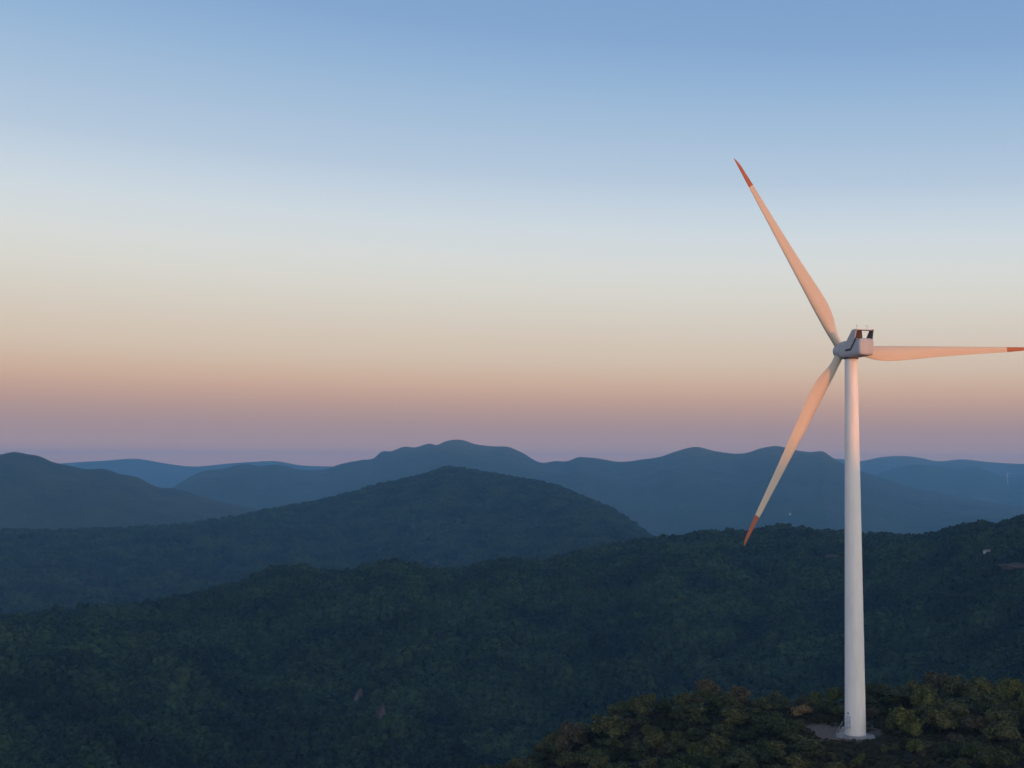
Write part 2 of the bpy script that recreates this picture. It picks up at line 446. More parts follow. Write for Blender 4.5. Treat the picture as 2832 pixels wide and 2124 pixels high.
# the bright afterglow round the set sun, behind the camera
crs = nt.nodes.new('ShaderNodeValToRGB')
for k, (p, c) in enumerate([(0, (.35, .22, .14)), (.06, AFTER[0]), (.35, AFTER[1]), (1, AFTER[2])]):
    if k > 1: crs.color_ramp.elements.new(p)
    crs.color_ramp.elements[k].position = p; crs.color_ramp.elements[k].color = (*c, 1)
nt.links.new(mr.outputs[0], crs.inputs[0])
sg = nt.nodes.new('ShaderNodeMix'); sg.data_type = 'RGBA'; sg.blend_type = 'MULTIPLY'; sg.inputs[0].default_value = 1; sg.clamp_result = False
nt.links.new(crs.outputs[0], sg.inputs[6]); sg.inputs[7].default_value = (10, 10, 10, 1)
ag = nt.nodes.new('ShaderNodeMix'); ag.data_type = 'RGBA'; ag.blend_type = 'ADD'; ag.inputs[0].default_value = 1; ag.clamp_result = False
nt.links.new(sg.outputs[2], ag.inputs[6]); nt.links.new(sky.outputs[0], ag.inputs[7])
nt.links.new(ag.outputs[2], glow.inputs[7])
nt.links.new(glow.outputs[2], bg.inputs[0])

# ------------------------------------------------------------------ haze: evening air over the valleys
bm = bmesh.new()
bmesh.ops.create_cube(bm, size=1)
me = bm_mesh(bm, 'haze')
mh = bpy.data.materials.new('evening_haze'); mh.use_nodes = True
n = mh.node_tree
n.nodes.remove(n.nodes['Principled BSDF'])
pv = n.nodes.new('ShaderNodeVolumePrincipled')
pv.inputs['Color'].default_value = (.27, .62, 1.0, 1)
pv.inputs['Density'].default_value = 8.3e-5
n.links.new(pv.outputs[0], n.nodes['Material Output'].inputs['Volume'])
hzo = link('haze', me, mh)
air_top = max(max(v.co.z for v in o_.data.vertices) for o_ in COL.objects if o_.type == 'MESH' and o_.get('kind') == 'structure') + 4
hzo.scale = (38000, 22400, air_top + 295)
hzo.location = (0, 4900, (air_top - 295) / 2)
tag(hzo, kind='stuff')

# ------------------------------------------------------------------ the wind turbine
THETA = R(14.0)
hub_px = at_depth(2331, 965, 270 + 3.9)
HUB_Z = hub_px.z
turb = empty('wind_turbine', BASE)
tag(turb, 'large white three-bladed wind turbine with red blade tips on the near hilltop', 'wind turbine', 'wind turbines')

def lathe(prof, seg=64, cap=True):
    bm = bmesh.new()
    rings = []
    for r, z in prof:
        rings.append([bm.verts.new((r * math.cos(2 * math.pi * k / seg), r * math.sin(2 * math.pi * k / seg), z)) for k in range(seg)])
    for a, b in zip(rings, rings[1:]):
        for k in range(seg):
            bm.faces.new((a[k], a[(k + 1) % seg], b[(k + 1) % seg], b[k]))
    if cap:
        bm.faces.new(rings[0][::-1]); bm.faces.new(rings[-1])
    return bm

def box(bm, c, s, rot=None, bev=0):
    r = bmesh.ops.create_cube(bm, size=1)
    vs = r['verts']
    for v in vs:
        v.co = Vector((v.co.x * s[0], v.co.y * s[1], v.co.z * s[2]))
    if bev:
        es = list({e for v in vs for e in v.link_edges})
        rr = bmesh.ops.bevel(bm, geom=es, offset=bev, segments=3, affect='EDGES', profile=.5)
        vs = list({v for f in rr['faces'] for v in f.verts} | {v for v in vs if v.is_valid})
    for v in vs:
        co = v.co.copy()
        if rot: co = rot @ co
        v.co = co + Vector(c)
    return vs

def tube(bm, a, b, r, seg=8):
    a, b = Vector(a), Vector(b)
    d = b - a
    q = d.to_track_quat('Z', 'Y').to_matrix()
    lo = [bm.verts.new(a + q @ Vector((r * math.cos(2*math.pi*k/seg), r * math.sin(2*math.pi*k/seg), 0))) for k in range(seg)]
    hi = [bm.verts.new(v.co + d) for v in lo]
    for k in range(seg):
        bm.faces.new((lo[k], lo[(k+1) % seg], hi[(k+1) % seg], hi[k]))
    bm.faces.new(lo[::-1]); bm.faces.new(hi)

RB, RT = 2.16, 1.32
TOP = HUB_Z - 2.0
def trad(z):
    return RB + (RT - RB) * (z / TOP)
prof = [(RB, 0.25)]
flanges = [TOP * .27, TOP * .52, TOP * .77]
zz = .25
for fz in flanges + [TOP]:
    for z in np.arange(zz + .35, fz - .3, .8): prof.append((trad(z), z))
    if fz < TOP:
        prof += [(trad(fz - .12), fz - .12), (trad(fz - .06), fz - .06), (trad(fz) + .010, fz - .045), (trad(fz) + .010, fz + .045), (trad(fz + .06), fz + .06), (trad(fz + .12), fz + .12)]
    zz = fz
prof += [(RT, TOP)]
tower = link('tower', bm_mesh(lathe(prof, 96), 'tower', True), M_white, turb)
foot = link('base_flange', bm_mesh(lathe([(RB + .22, .12), (RB + .22, .3), (RB + .02, .32)], 96), 'base_flange'), M_steel, tower)

# the concrete footing: an eight-sided slab
bm = lathe([(4.15, -.6), (4.15, .10), (4.0, .14)], 8)
slab = link('foundation', bm_mesh(bm, 'foundation'), M_conc, turb)
slab.rotation_euler.z = R(14)

# door with landing, stair and rail
view_back = Vector((-BASE.x, -BASE.y, 0)).normalized()
dphi = math.atan2(view_back.y, view_back.x) - R(40)
door_root = empty('entrance', (0, 0, 0), dphi, turb)   # +X points out of the tower
def ch(name, bm, mat, par, smooth=False):
    return link(name, bm_mesh(bm, name, smooth), mat, par)
dz = 2.15
bm = bmesh.new()
n = 10
for k in range(n + 1):
    a = (k / n - .5) * .52
    for z in (dz, dz + 2.3):
        for r in (trad(z) - .05, trad(z) + .045):
            bm.verts.new((r * math.cos(a), r * math.sin(a), z))
bm.verts.ensure_lookup_table()
V = bm.verts
for k in range(n):
    i, j = 4 * k, 4 * (k + 1)
    for q in ((i+1, j+1, j+3, i+3), (i+3, j+3, j+2, i+2), (i, i+2, j+2, j), (i, j, j+1, i+1)):
        bm.faces.new([V[t] for t in q])
bm.faces.new([V[t] for t in (0, 1, 3, 2)]); bm.faces.new([V[t] for t in (4*n, 4*n+2, 4*n+3, 4*n+1)])
door = ch('door', bm, M_door, turb)
bm = bmesh.new(); tube(bm, (trad(dz) + .1, .38, dz + 1.0), (trad(dz) + .1, .38, dz + 1.25), .03); ch('handle', bm, M_dark, door)
bm = bmesh.new(); box(bm, (trad(5) + .12, 0, dz + 2.75), (.22, .3, .22), bev=.03); lampb = ch('door_lamp', bm, M_dark, turb)
bm = bmesh.new(); box(bm, (trad(5) + .03, -.95, dz + 1.5), (.10, .34, .44), bev=.02); vent = ch('vent_box', bm, M_steel, turb)
st = empty('stair', (0, 0, 0), 0, turb)
bm = bmesh.new(); box(bm, (RB + .62, 0, dz - .08), (1.25, 1.3, .10)); land = ch('landing', bm, M_steel, turb)
bm = bmesh.new()
for k in range(8):
    box(bm, (RB + 1.35 + .21 * k, 0, dz - .27 - .235 * k), (.24, 1.0, .045))
treads = ch('stair', bm, M_steel, turb)
bm = bmesh.new()
for s in (-1, 1):
    y = .58 * s
    tube(bm, (RB + .05, y, dz + 1.0), (RB + 1.25, y, dz + 1.0), .03)
    tube(bm, (RB + 1.25, y, dz + 1.0), (RB + 2.95, y, dz - .9), .03)
    for x, zt, zb in ((RB + .1, dz + 1, dz - .05), (RB + 1.25, dz + 1, dz - .05), (RB + 2.1, dz + .05, dz - 1.1), (RB + 2.95, dz - .9, .12)):
        tube(bm, (x, y, zt), (x, y, zb), .028)
    box(bm, (RB + 2.08, y * .87, dz - 1.02), (2.45, .05, .18), Matrix.Rotation(R(48), 3, 'Y'))
rail = ch('handrail', bm, M_steel, turb)
for o in (door, lampb, vent, land, treads, rail):
    o.rotation_euler.z = dphi
for o in (door_root, st):
    bpy.data.objects.remove(o)
treads.name = 'stair'

# nacelle
def rounded_body(bm, secs, seg=48, ex=4.2):
    """loft of superellipse sections: (y, half width, half height, z centre)"""
    rings = []
    for y, a, b, zc in secs:
        ring = []
        for k in range(seg):
            t = 2 * math.pi * (k + .5) / seg
            c, s = math.cos(t), math.sin(t)
            ring.append(bm.verts.new((a * math.copysign(abs(c) ** (2 / ex), c), y, zc + b * math.copysign(abs(s) ** (2 / ex), s))))
        rings.append(ring)
    for p, q in zip(rings, rings[1:]):
        for k in range(seg):
            bm.faces.new((p[k], p[(k+1) % seg], q[(k+1) % seg], q[k]))
    bm.faces.new(rings[0][::-1]); bm.faces.new(rings[-1])
    bmesh.ops.recalc_face_normals(bm, faces=bm.faces[:])
bm = bmesh.new()
rounded_body(bm, [(-6.62, 1.30, 1.36, .05), (-6.56, 1.52, 1.56, .05), (-6.42, 1.68, 1.70, .05), (-6.15, 1.76, 1.78, .04), (-5.2, 1.78, 1.82, .03), (-1.0, 1.78, 1.86, 0),
                  (1.2, 1.76, 1.84, 0), (2.0, 1.66, 1.74, 0), (2.35, 1.45, 1.5, 0)], 56, 5)
nac = link('nacelle', bm_mesh(bm, 'nacelle', True), M_nac, turb)
nac.location = (0, 0, HUB_Z); nac.rotation_euler.z = THETA
# yaw ring between tower and nacelle
yaw = link('yaw_ring', bm_mesh(lathe([(1.5, -2.05), (1.5, -1.78)], 48), 'yaw_ring'), M_dark, nac)
# cooler on the roof: two raked side walls that run down the flanks, a top bar and a radiator
def wall(side):
    pts = [(-1.0, -.15), (-3.2, -.15), (-5.3, 1.9), (-5.9, 3.72), (-4.3, 3.72), (-2.2, 1.9)] if side < 0 else \
          [(-2.4, 1.2), (-5.3, 1.2), (-5.9, 3.72), (-4.6, 3.72)]
    bm = bmesh.new()
    x0, x1 = side * 1.80, side * 2.05
    A = [bm.verts.new((x0, y, z)) for y, z in pts]; B = [bm.verts.new((x1, y, z)) for y, z in pts]
    k = len(pts)
    bm.faces.new(A); bm.faces.new(B[::-1])
    for i in range(k):
        bm.faces.new((A[i], B[i], B[(i+1) % k], A[(i+1) % k]))
    bmesh.ops.recalc_face_normals(bm, faces=bm.faces[:])
    return bm
cool = link('cooler_frame', bm_mesh(wall(-1), 'cooler_frame'), M_nac, nac)
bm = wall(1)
vs = box(bm, (0, -5.1, 3.62), (3.55, 1.5, .18))
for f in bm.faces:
    if f.calc_center_median().x > 1.79: f.material_index = 1  # right wall's shade put into its colour as dark material
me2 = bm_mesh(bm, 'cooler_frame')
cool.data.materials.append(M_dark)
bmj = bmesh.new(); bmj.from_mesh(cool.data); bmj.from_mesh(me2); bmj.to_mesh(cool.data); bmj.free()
bm = bmesh.new(); box(bm, (-1.07, -5.25, 2.66), (1.42, .35, 1.70), Matrix.Rotation(R(-10), 3, 'X')); rad = ch('radiator', bm, M_brown, nac)
# dark strips painted as gap shadow under the left wall, on the flank
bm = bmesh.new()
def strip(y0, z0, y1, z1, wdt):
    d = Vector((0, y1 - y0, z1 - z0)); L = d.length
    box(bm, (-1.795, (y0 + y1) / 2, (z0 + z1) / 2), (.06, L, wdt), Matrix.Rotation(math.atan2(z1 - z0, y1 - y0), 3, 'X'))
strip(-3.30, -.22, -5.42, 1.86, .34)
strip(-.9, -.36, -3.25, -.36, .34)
ch('gap_shadow', bm, M_dark, nac)
# wind sensors on the top bar
for x in (-1.35, 1.0):
    bm = bmesh.new()
    tube(bm, (x, -5.0, 3.7), (x, -5.0, 4.55), .035)
    tube(bm, (x - .22, -5.0, 4.45), (x + .22, -5.0, 4.45), .025)
    box(bm, (x, -5.0, 4.6), (.10, .10, .14))
    ch('wind_sensor', bm, M_steel, nac)
# hub
bm = bmesh.new()
rounded_body(bm, [(2.38, 1.35, 1.35, 0), (2.6, 1.62, 1.62, 0), (3.2, 1.78, 1.78, 0), (4.6, 1.72, 1.72, 0), (5.3, 1.45, 1.45, 0), (5.9, .95, .95, 0), (6.2, .4, .4, 0), (6.26, .08, .08, 0)], 48, 2.0)
hub = link('hub', bm_mesh(bm, 'hub', True), M_nac, turb)
hub.location = (0, 0, HUB_Z); hub.rotation_euler.z = THETA

# blades
RAD = 47.2
def blade_mesh():
    rs = [1.0, 1.6, 2.2, 3.0, 4.0, 5.2, 6.6, 8.2, 10, 12, 14.5, 17.5, 21, 25, 29, 33, 36, 38.45, 38.5, 40, 41.5, 43, 44, 44.6, 44.9, 45.0]
    chord = np.interp(rs, [1.0, 2.2, 3, 4, 5.2, 6.6, 8.2, 10, 12, 14.5, 17.5, 21, 25, 33, 38.5, 43, 44, 44.6, 44.9, 45],
                      [1.75, 1.75, 1.8, 2.05, 2.45, 2.9, 3.22, 3.38, 3.3, 3.08, 2.78, 2.45, 2.1, 1.5, 1.13, .72, .52, .32, .16, .05])
    thick = np.interp(rs, [1.0, 2.2, 4, 6.6, 10, 17.5, 30, 45], [1.0, 1.0, .78, .48, .32, .24, .19, .16])
    lead = np.interp(rs, [1.0, 2.2, 5.2, 10, 20, 45], [.875, .875, .98, 1.0, .80, .25])      # distance of the leading edge from the pitch axis
    twist = np.interp(rs, [1, 4, 10, 20, 45], [13, 13, 9, 4, 0])
    rnd = np.interp(rs, [1.0, 2.2, 6.0], [0, 0, 1])
    n = 36
    bm = bmesh.new(); rings = []
    for r, c, t, l, tw, rd in zip(rs, chord, thick, lead, twist, rnd):
        ring = []
        for k in range(n):
            a = 2 * math.pi * k / n
            u = .5 - .5 * math.cos(a)                       # 0 at the leading edge, 1 at the trailing edge
            yt = 5 * (.2969 * math.sqrt(u) - .126 * u - .3516 * u**2 + .2843 * u**3 - .1036 * u**4)
            foil = yt * t * c * (1 if a < math.pi else -.75)
            circ = .5 * math.sin(a) * t * c
            y = circ * (1 - rd) + foil * rd
            x = -l + u * c
            co = Matrix.Rotation(R(-tw), 2) @ Vector((x, y))
            ring.append(bm.verts.new((co.x, co.y, r)))
        rings.append(ring)
    for ring in rings:
        for v in ring: v.co.z = v.co.z * RAD / 45
    for i, (p, q) in enumerate(zip(rings, rings[1:])):
        for k in range(n):
            f = bm.faces.new((p[k], p[(k+1) % n], q[(k+1) % n], q[k]))
            f.material_index = 1 if rs[i] >= 38.45 else 0
            f.smooth = True
    bm.faces.new(rings[0][::-1]); f = bm.faces.new(rings[-1]); f.material_index = 1
    bmesh.ops.recalc_face_normals(bm, faces=bm.faces[:])
    return bm_mesh(bm, 'blade')
bme = blade_mesh()
for k, phi in enumerate((121.2, 240.8, 2.2)):
    b = bpy.data.objects.new('blade', bme); COL.objects.link(b); b.parent = turb
    b.matrix_local = Matrix.Translation((0, 0, HUB_Z)) @ Matrix.Rotation(THETA, 4, 'Z') @ Matrix.Translation((0, 4.0, 0)) @ Matrix.Rotation(R(90 - phi), 4, 'Y')
bme.materials.append(M_blade); bme.materials.append(M_red)

def kids(o):
    return [c for c in bpy.data.objects if c.parent == o]
def copy_tree(o, parent=None):
    c = o.copy(); COL.objects.link(c)
    if parent:
        c.parent = parent
        c.matrix_parent_inverse = o.matrix_parent_inverse.copy()
    for k in kids(o):
        if k is not c: copy_tree(k, c)
    return c

# ------------------------------------------------------------------ foliage
def quads(centers, normals, size, rg, aspect=1.0):
    n = len(centers)
    t = rg.normal(size=(n, 3)); t -= (t * normals).sum(1, keepdims=True) * normals
    t /= np.linalg.norm(t, axis=1, keepdims=True) + 1e-9
    b = np.cross(normals, t)
    s = size[:, None]
    v = np.stack([centers - t*s - b*s*aspect*.6, centers + t*s*.7 - b*s*aspect, centers + t*s + b*s*aspect*.7, centers - t*s*.6 + b*s*aspect], 1)
    return v.reshape(-1, 3), np.arange(4 * n).reshape(-1, 4)

def ico(sub):
    bm = bmesh.new(); bmesh.ops.create_icosphere(bm, subdivisions=sub, radius=1)
    v = np.array([x.co[:] for x in bm.verts]); bm.verts.index_update()
    f = np.array([[y.index for y in x.verts] for x in bm.faces]); bm.free()
    return v, f

def crown_arrays(seed, wd, ht, base, nlobe, nleaf, leaf, upright=0):
    """leaf clumps spread over and through several uneven lobes; unit: metres, foot of the trunk at z = 0"""
    rg = np.random.default_rng(seed)
    lobes = []
    for k in range(nlobe):
        a = rg.uniform(0, 2*math.pi); rr = math.sqrt(rg.uniform(0, 1)) * .74
        hgt = rg.uniform(.15, 1) ** .8
        sh = 1 - .55 * hgt if not upright else 1 - .8 * hgt
        c = np.array([math.cos(a) * rr * wd/2 * (sh + .35), math.sin(a) * rr * wd/2 * (sh + .35), base + (ht - base) * (.22 + .56 * hgt)])
        s = rg.uniform(.17, .36) * wd * (1 - .25 * hgt)
        lobes.append((c, np.array([s, s * rg.uniform(.8, 1.2), s * rg.uniform(.75, 1.0) * (1.9 if upright else 1)])))
    per = nleaf // nlobe
    C, N = [], []
    for c, s in lobes:
        d = rg.normal(size=(per, 3)); d /= np.linalg.norm(d, axis=1, keepdims=True)
        d[:, 2] = np.where(d[:, 2] < -.35, -d[:, 2], d[:, 2])
        rad = rg.uniform(.70, 1.12, per)[:, None] + .1 * np.sin(d[:, :1] * 7 + seed) 
        C.append(c + d * s * rad)
        nn = d + rg.normal(scale=.55, size=(per, 3)); N.append(nn / np.linalg.norm(nn, axis=1, keepdims=True))
    C = np.concatenate(C); N = np.concatenate(N)
    C[:, 2] = np.maximum(C[:, 2], .08)
    v, f = quads(C, N, rg.uniform(.55, 1.25, len(C)) * leaf, rg)
    return v, f, lobes

def crown_mesh(name, *a, **k):
    v, f, lobes = crown_arrays(*a, **k)
    iv, jf = ico(2)
    V = [v]; n = len(v)
    tri = []
    for c, s in lobes:                       # dense twiggy heart of each lobe
        V.append(iv * s * .66 * (1 + .12 * np.sin(iv[:, [1, 2, 0]] * 5 + a[0])) + c); tri.append(jf + n); n += len(iv)
    V = np.concatenate(V)
    me = bpy.data.meshes.new(name)
    faces = [tuple(x) for x in f] + [tuple(x) for t in tri for x in t]
    me.from_pydata(V.tolist(), [], faces)
    return me

def trunk_mesh(seed, ht, rad, lean=.1, limbs=4):
    rg = random.Random(seed)
    bm = bmesh.new()
    p = Vector((0, 0, -.4)); d = Vector((rg.uniform(-lean, lean), rg.uniform(-lean, lean), 1))
    joints = [p]
    for k in range(4):
        p = p + d * (ht * .22); d = (d + Vector((rg.uniform(-.15, .15), rg.uniform(-.15, .15), 0)))
        joints.append(p)
    def cone(a, b, ra, rb, seg=7):
        dv = b - a; q = dv.to_track_quat('Z', 'Y').to_matrix()
        lo = [bm.verts.new(a + q @ Vector((ra*math.cos(6.2832*k/seg), ra*math.sin(6.2832*k/seg), 0))) for k in range(seg)]
        hi = [bm.verts.new(b + q @ Vector((rb*math.cos(6.2832*k/seg), rb*math.sin(6.2832*k/seg), 0))) for k in range(seg)]
        for k in range(seg): bm.faces.new((lo[k], lo[(k+1) % seg], hi[(k+1) % seg], hi[k]))
        bm.faces.new(hi)
    for k in range(4):
        cone(joints[k], joints[k+1], rad * (1 - .2*k), rad * (.8 - .2*k))
    for k in range(limbs):
        j = joints[1 + k % 3]; a = rg.uniform(0, 6.28)
        cone(j, j + Vector((math.cos(a), math.sin(a), .9)) * ht * .24, rad * .45, rad * .15, 5)
    return bm_mesh(bm, 'trunk', True)

KINDS = {   # name: (tree name, colours)
    'dark':   leaf_mat('dark_green_leaves', [(.026, .034, .012), (.040, .048, .016), (.032, .040, .018)]),
    'olive':  leaf_mat('olive_leaves', [(.050, .055, .021), (.066, .068, .025), (.044, .050, .023)]),
    'brown':  leaf_mat('brownish_leaves', [(.062, .052, .027), (.054, .048, .028), (.076, .060, .032)]),
    'bright': leaf_mat('yellow_green_leaves', [(.076, .084, .022), (.062, .074, .022)]),
    'tan':    leaf_mat('tan_dry_leaves', [(.16, .105, .045), (.15, .10, .05)]),
}
protos = {}
for kd, (nvar, up) in {'dark': (4, 0), 'olive': (4, 0), 'brown': (3, 0), 'bright': (3, 1), 'tan': (1, 0)}.items():
    protos[kd] = []
    for i in range(nvar):
        sd_ = hash((kd == 'dark', kd == 'olive', kd == 'brown', kd == 'bright', i)) % 9999
        sd_ = {'dark': 100, 'olive': 200, 'brown': 300, 'bright': 400, 'tan': 500}[kd] + i
        wd, ht = (1.0, 1.25) if up else (1.0, .95 + .12 * (i % 3))
        cm = crown_mesh('crown', sd_, wd, ht, .10, 12 if not up else 7, 1800, .036, upright=up)
        cm.materials.append(KINDS[kd])
        tm = trunk_mesh(sd_, ht * .8, .028)
        tm.materials.append(M_bark)
        protos[kd].append((cm, tm))

used_label = {}
def plant(kd, x, y, size, hscale=1.0, label=None, group=None, name=None, rz=None, z=None):
    cm, tm = random.choice(protos[kd])
    nm = name or ('sapling' if kd == 'bright' else 'tree')
    e = empty(nm, (x, y, (hz(x, y) if z is None else z) - .05), random.uniform(0, 6.28) if rz is None else rz)
    e.scale = (size * random.uniform(.9, 1.1), size * random.uniform(.9, 1.1), size * hscale)
    for part, m_ in (('crown', cm), ('trunk', tm)):
        c = bpy.data.objects.new(part, m_); COL.objects.link(c); c.parent = e
    tag(e, label, 'bush' if nm == 'bush' else 'tree', group)
    return e

def depth_of(x, y):
    r = Vector((x, y, 0)) - Vector((0, 0, 0))
    return (cam_rot.transposed() @ Vector((x, y, 0 - CAM.z)))
def px_of(x, y, z):
    c = cam_rot.transposed() @ (Vector((x, y, z)) - CAM)
    return 1416 + F * c.x / -c.z, 1062 - F * c.y / -c.z, -c.z

# trees one can tell apart, set where they stand on the hilltop
def ground_at(px, depth):
    x = at_depth(px, 1900, depth)
    return x.x, x.y
placed = []
NOTABLE = [   # px, row of the top, depth, width m, kind, label
    (2047, 1893, 303, 6.2, 'brown', 'brown-topped round tree rising highest on the skyline left of the tower'),
    (1834, 1928, 301, 5.2, 'dark', 'dark round tree standing up alone on the descending skyline'),
    (1905, 1948, 295, 8.2, 'olive', 'wide olive green domed tree below and right of the dark skyline tree'),
    (1688, 1964, 292, 8.6, 'olive', 'broad olive green domed tree where the left skyline steps down'),
    (1580, 1996, 290, 6.0, 'brown', 'brownish bushy tree low on the left end of the skyline'),
    (2214, 1948, 288, 5.0, 'tan', 'tan dry bush on the slope left of the tower'),
    (2282, 1942, 289, 5.4, 'dark', 'dark green bush between the tan dry bush and the tower'),
    (2480, 1902, 291, 8.0, 'dark', 'very dark wide tree just right of the tower'),
    (2597, 1858, 305, 7.2, 'brown', 'brown domed tree at the top of the skyline right of the tower'),
    (2705, 1872, 296, 7.4, 'bright', 'tall yellow-green tree on the skyline near the right edge'),
    (2782, 1876, 297, 7.0, 'bright', 'loose yellow-green tree rightmost on the skyline'),
    (2532, 2040, 254, 3.6, 'bright', 'bright yellow-green sapling in the foreground right of the tower foot'),
    (2680, 2062, 247, 4.2, 'bright', 'yellow-green sapling at the bottom edge right of the tower'),
    (2640, 1930, 283, 6.6, 'olive', 'round olive tree in the middle of the thicket right of the tower'),
    (2100, 2046, 258, 6.2, 'olive', 'olive green bush on the slope below the tan bush'),
    (2040, 2068, 246, 5.4, 'olive', 'rounded olive bush at the bottom edge left of the tower'),
]
for px, top, dep, wd, kd, lab in NOTABLE:
    x, y = ground_at(px, dep)
    gz = hz(x, y)
    tz = at_depth(px, top, dep).z
    h = max(2.0, tz - gz)
    e = plant(kd, x, y, wd, 1, lab, None, 'bush' if 'bush' in lab else ('sapling' if 'sapling' in lab else 'tree'))
    hh = max(v.co.z for v in e.children[0].data.vertices) if len(e.children[0].data.vertices) else 1
    e.scale.z = h / hh
    placed.append((x, y, wd * .36))

ZONES = [  # test(px) -> zone words
    (lambda p, d: p < 1750, 'far left end of the hilltop'),
    (lambda p, d: p < 2230, 'hilltop left of the tower'),
    (lambda p, d: p < 2450 and d > 272, 'rise behind the tower'),
    (lambda p, d: p < 2450, 'slope below the tower'),
    (lambda p, d: True, 'hilltop right of the tower'),
]
WORDS = {'dark': 'dark green', 'olive': 'olive green', 'brown': 'brownish', 'bright': 'yellow-green'}
tries = 0; count = 0
while count < 275 and tries < 40000:
    tries += 1
    px = rng.uniform(1330, 2960); dep = rng.uniform(234, 316)
    x, y = ground_at(px, dep)
    dx, dy = x - BASE.x, y - BASE.y
    size = rng.choice([rng.uniform(2.4, 4.2), rng.uniform(3.6, 5.6), rng.uniform(4.6, 6.8)])
    low = False
    if math.hypot(dx, dy) < 6.5: continue
    if ((dx + 5) / 5.2) ** 2 + ((dy - 4) / 11) ** 2 < 1: continue
    if abs(dx) < 7 and -14 < dy < 0: continue
    if abs(dx) < 9 and -36 < dy < 0: low = True
    if -12 < dx < 0 and -26 < dy < 0: low = True
    if 0 < dx < 9 and 0 < dy < 12: continue
    if low: size = rng.uniform(1.6, 2.3)
    r_ = size * (.40 if not low else .36)
    if any((x - a) ** 2 + (y - b) ** 2 < (r_ + c) ** 2 * .78 for a, b, c in placed): continue
    bright_p = .2 if px > 2450 else .05
    u = rng.uniform()
    kd = 'bright' if u < bright_p else 'dark' if u < .42 else 'olive' if u < .88 else 'brown'
    zone = next(zn for t, zn in ZONES if t(px, dep))
    sz = 'low ' if low else ''
    nm = 'bush' if low or size < 3.7 else 'tree'
    lab = f'{sz}{WORDS[kd]} bushy {nm} among many on the {zone}'
    plant(kd, x, y, size, rng.uniform(.72, .98), lab, f'{WORDS[kd]} {sz}{nm}s on the {zone}', nm)
    placed.append((x, y, r_)); count += 1

# ------------------------------------------------------------------ instanced cover (nobody could count it): forest and undergrowth
def scatter(name, pts, scales, protos_, seed, parent_kind='stuff'):
    pc = bpy.data.collections.new(name + '_shapes')
    for k, m_ in enumerate(protos_):
        pc.objects.link(bpy.data.objects.new(f'{name}_shape_{k}', m_))
    rg = np.random.default_rng(seed)
    me = bpy.data.meshes.new(name)
    me.vertices.add(len(pts)); me.vertices.foreach_set('co', np.asarray(pts, np.float32).ravel())
    a = me.attributes.new('scl', 'FLOAT_VECTOR', 'POINT'); a.data.foreach_set('vector', np.asarray(scales, np.float32).ravel())
    rot = np.zeros((len(pts), 3), np.float32); rot[:, 2] = rg.uniform(0, 6.283, len(pts))
    a = me.attributes.new('rot', 'FLOAT_VECTOR', 'POINT'); a.data.foreach_set('vector', rot.ravel())
    a = me.attributes.new('pick', 'INT', 'POINT'); a.data.foreach_set('value', rg.integers(0, len(protos_), len(pts)).astype(np.int32))
    o = bpy.data.objects.new(name, me); COL.objects.link(o)
    ng = bpy.data.node_groups.new(name, 'GeometryNodeTree')
    ng.interface.new_socket('Geometry', in_out='INPUT', socket_type='NodeSocketGeometry')
    ng.interface.new_socket('Geometry', in_out='OUTPUT', socket_type='NodeSocketGeometry')
    N = ng.nodes
    gi, go = N.new('NodeGroupInput'), N.new('NodeGroupOutput')
    ci = N.new('GeometryNodeCollectionInfo'); ci.inputs['Collection'].default_value = pc
    ci.inputs['Separate Children'].default_value = True; ci.inputs['Reset Children'].default_value = True
    ip = N.new('GeometryNodeInstanceOnPoints')
    ip.inputs['Pick Instance'].default_value = True
    def na(nm, ty):
        q = N.new('GeometryNodeInputNamedAttribute'); q.data_type = ty; q.inputs['Name'].default_value = nm
        return q.outputs['Attribute']
    L = ng.links
    L.new(gi.outputs[0], ip.inputs['Points']); L.new(ci.outputs[0], ip.inputs['Instance'])
    L.new(na('pick', 'INT'), ip.inputs['Instance Index'])
    L.new(na('scl', 'FLOAT_VECTOR'), ip.inputs['Scale'])
    L.new(na('rot', 'FLOAT_VECTOR'), ip.inputs['Rotation'])
    L.new(ip.outputs[0], go.inputs[0])
    md = o.modifiers.new('scatter', 'NODES'); md.node_group = ng
    tag(o, kind=parent_kind)
    return o

def blob_crown(seed, nleaf=70, leaf=.13):
    """a small forest crown seen from far: lumpy dome with ragged clumps"""
    rg = np.random.default_rng(seed)
    iv, jf = ico(2)
    v = iv.copy()
    ph = rg.uniform(0, 6.28, 6)
    lump = 1 + .16 * np.sin(v[:, 0] * 4 + ph[0]) * np.cos(v[:, 1] * 4 + ph[1]) + .12 * np.sin(v[:, 2] * 6 + ph[2]) + .10 * np.sin(v[:, 0] * 9 + v[:, 1] * 7 + ph[3])
    v = v * lump[:, None] * np.array([.5, .5, .5]); v[:, 2] += .42
    d = rg.normal(size=(nleaf, 3)); d /= np.linalg.norm(d, axis=1, keepdims=True); d[:, 2] = np.abs(d[:, 2]) 
    C = d * .5 * rg.uniform(.85, 1.12, nleaf)[:, None] + np.array([0, 0, .42])
    nn = d + rg.normal(scale=.5, size=d.shape); nn /= np.linalg.norm(nn, axis=1, keepdims=True)
    qv, qf = quads(C, nn, rg.uniform(.6, 1.2, nleaf) * leaf, rg)
    me = bpy.data.meshes.new('forest_crown')
    me.from_pydata(np.concatenate([v, qv]).tolist(), [], [tuple(x) for x in jf] + [tuple(x + len(v)) for x in qf])
    return me
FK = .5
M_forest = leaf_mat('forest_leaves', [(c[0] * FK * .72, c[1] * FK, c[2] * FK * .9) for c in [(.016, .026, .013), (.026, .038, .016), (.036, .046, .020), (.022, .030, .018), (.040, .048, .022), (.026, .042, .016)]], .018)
fp = []
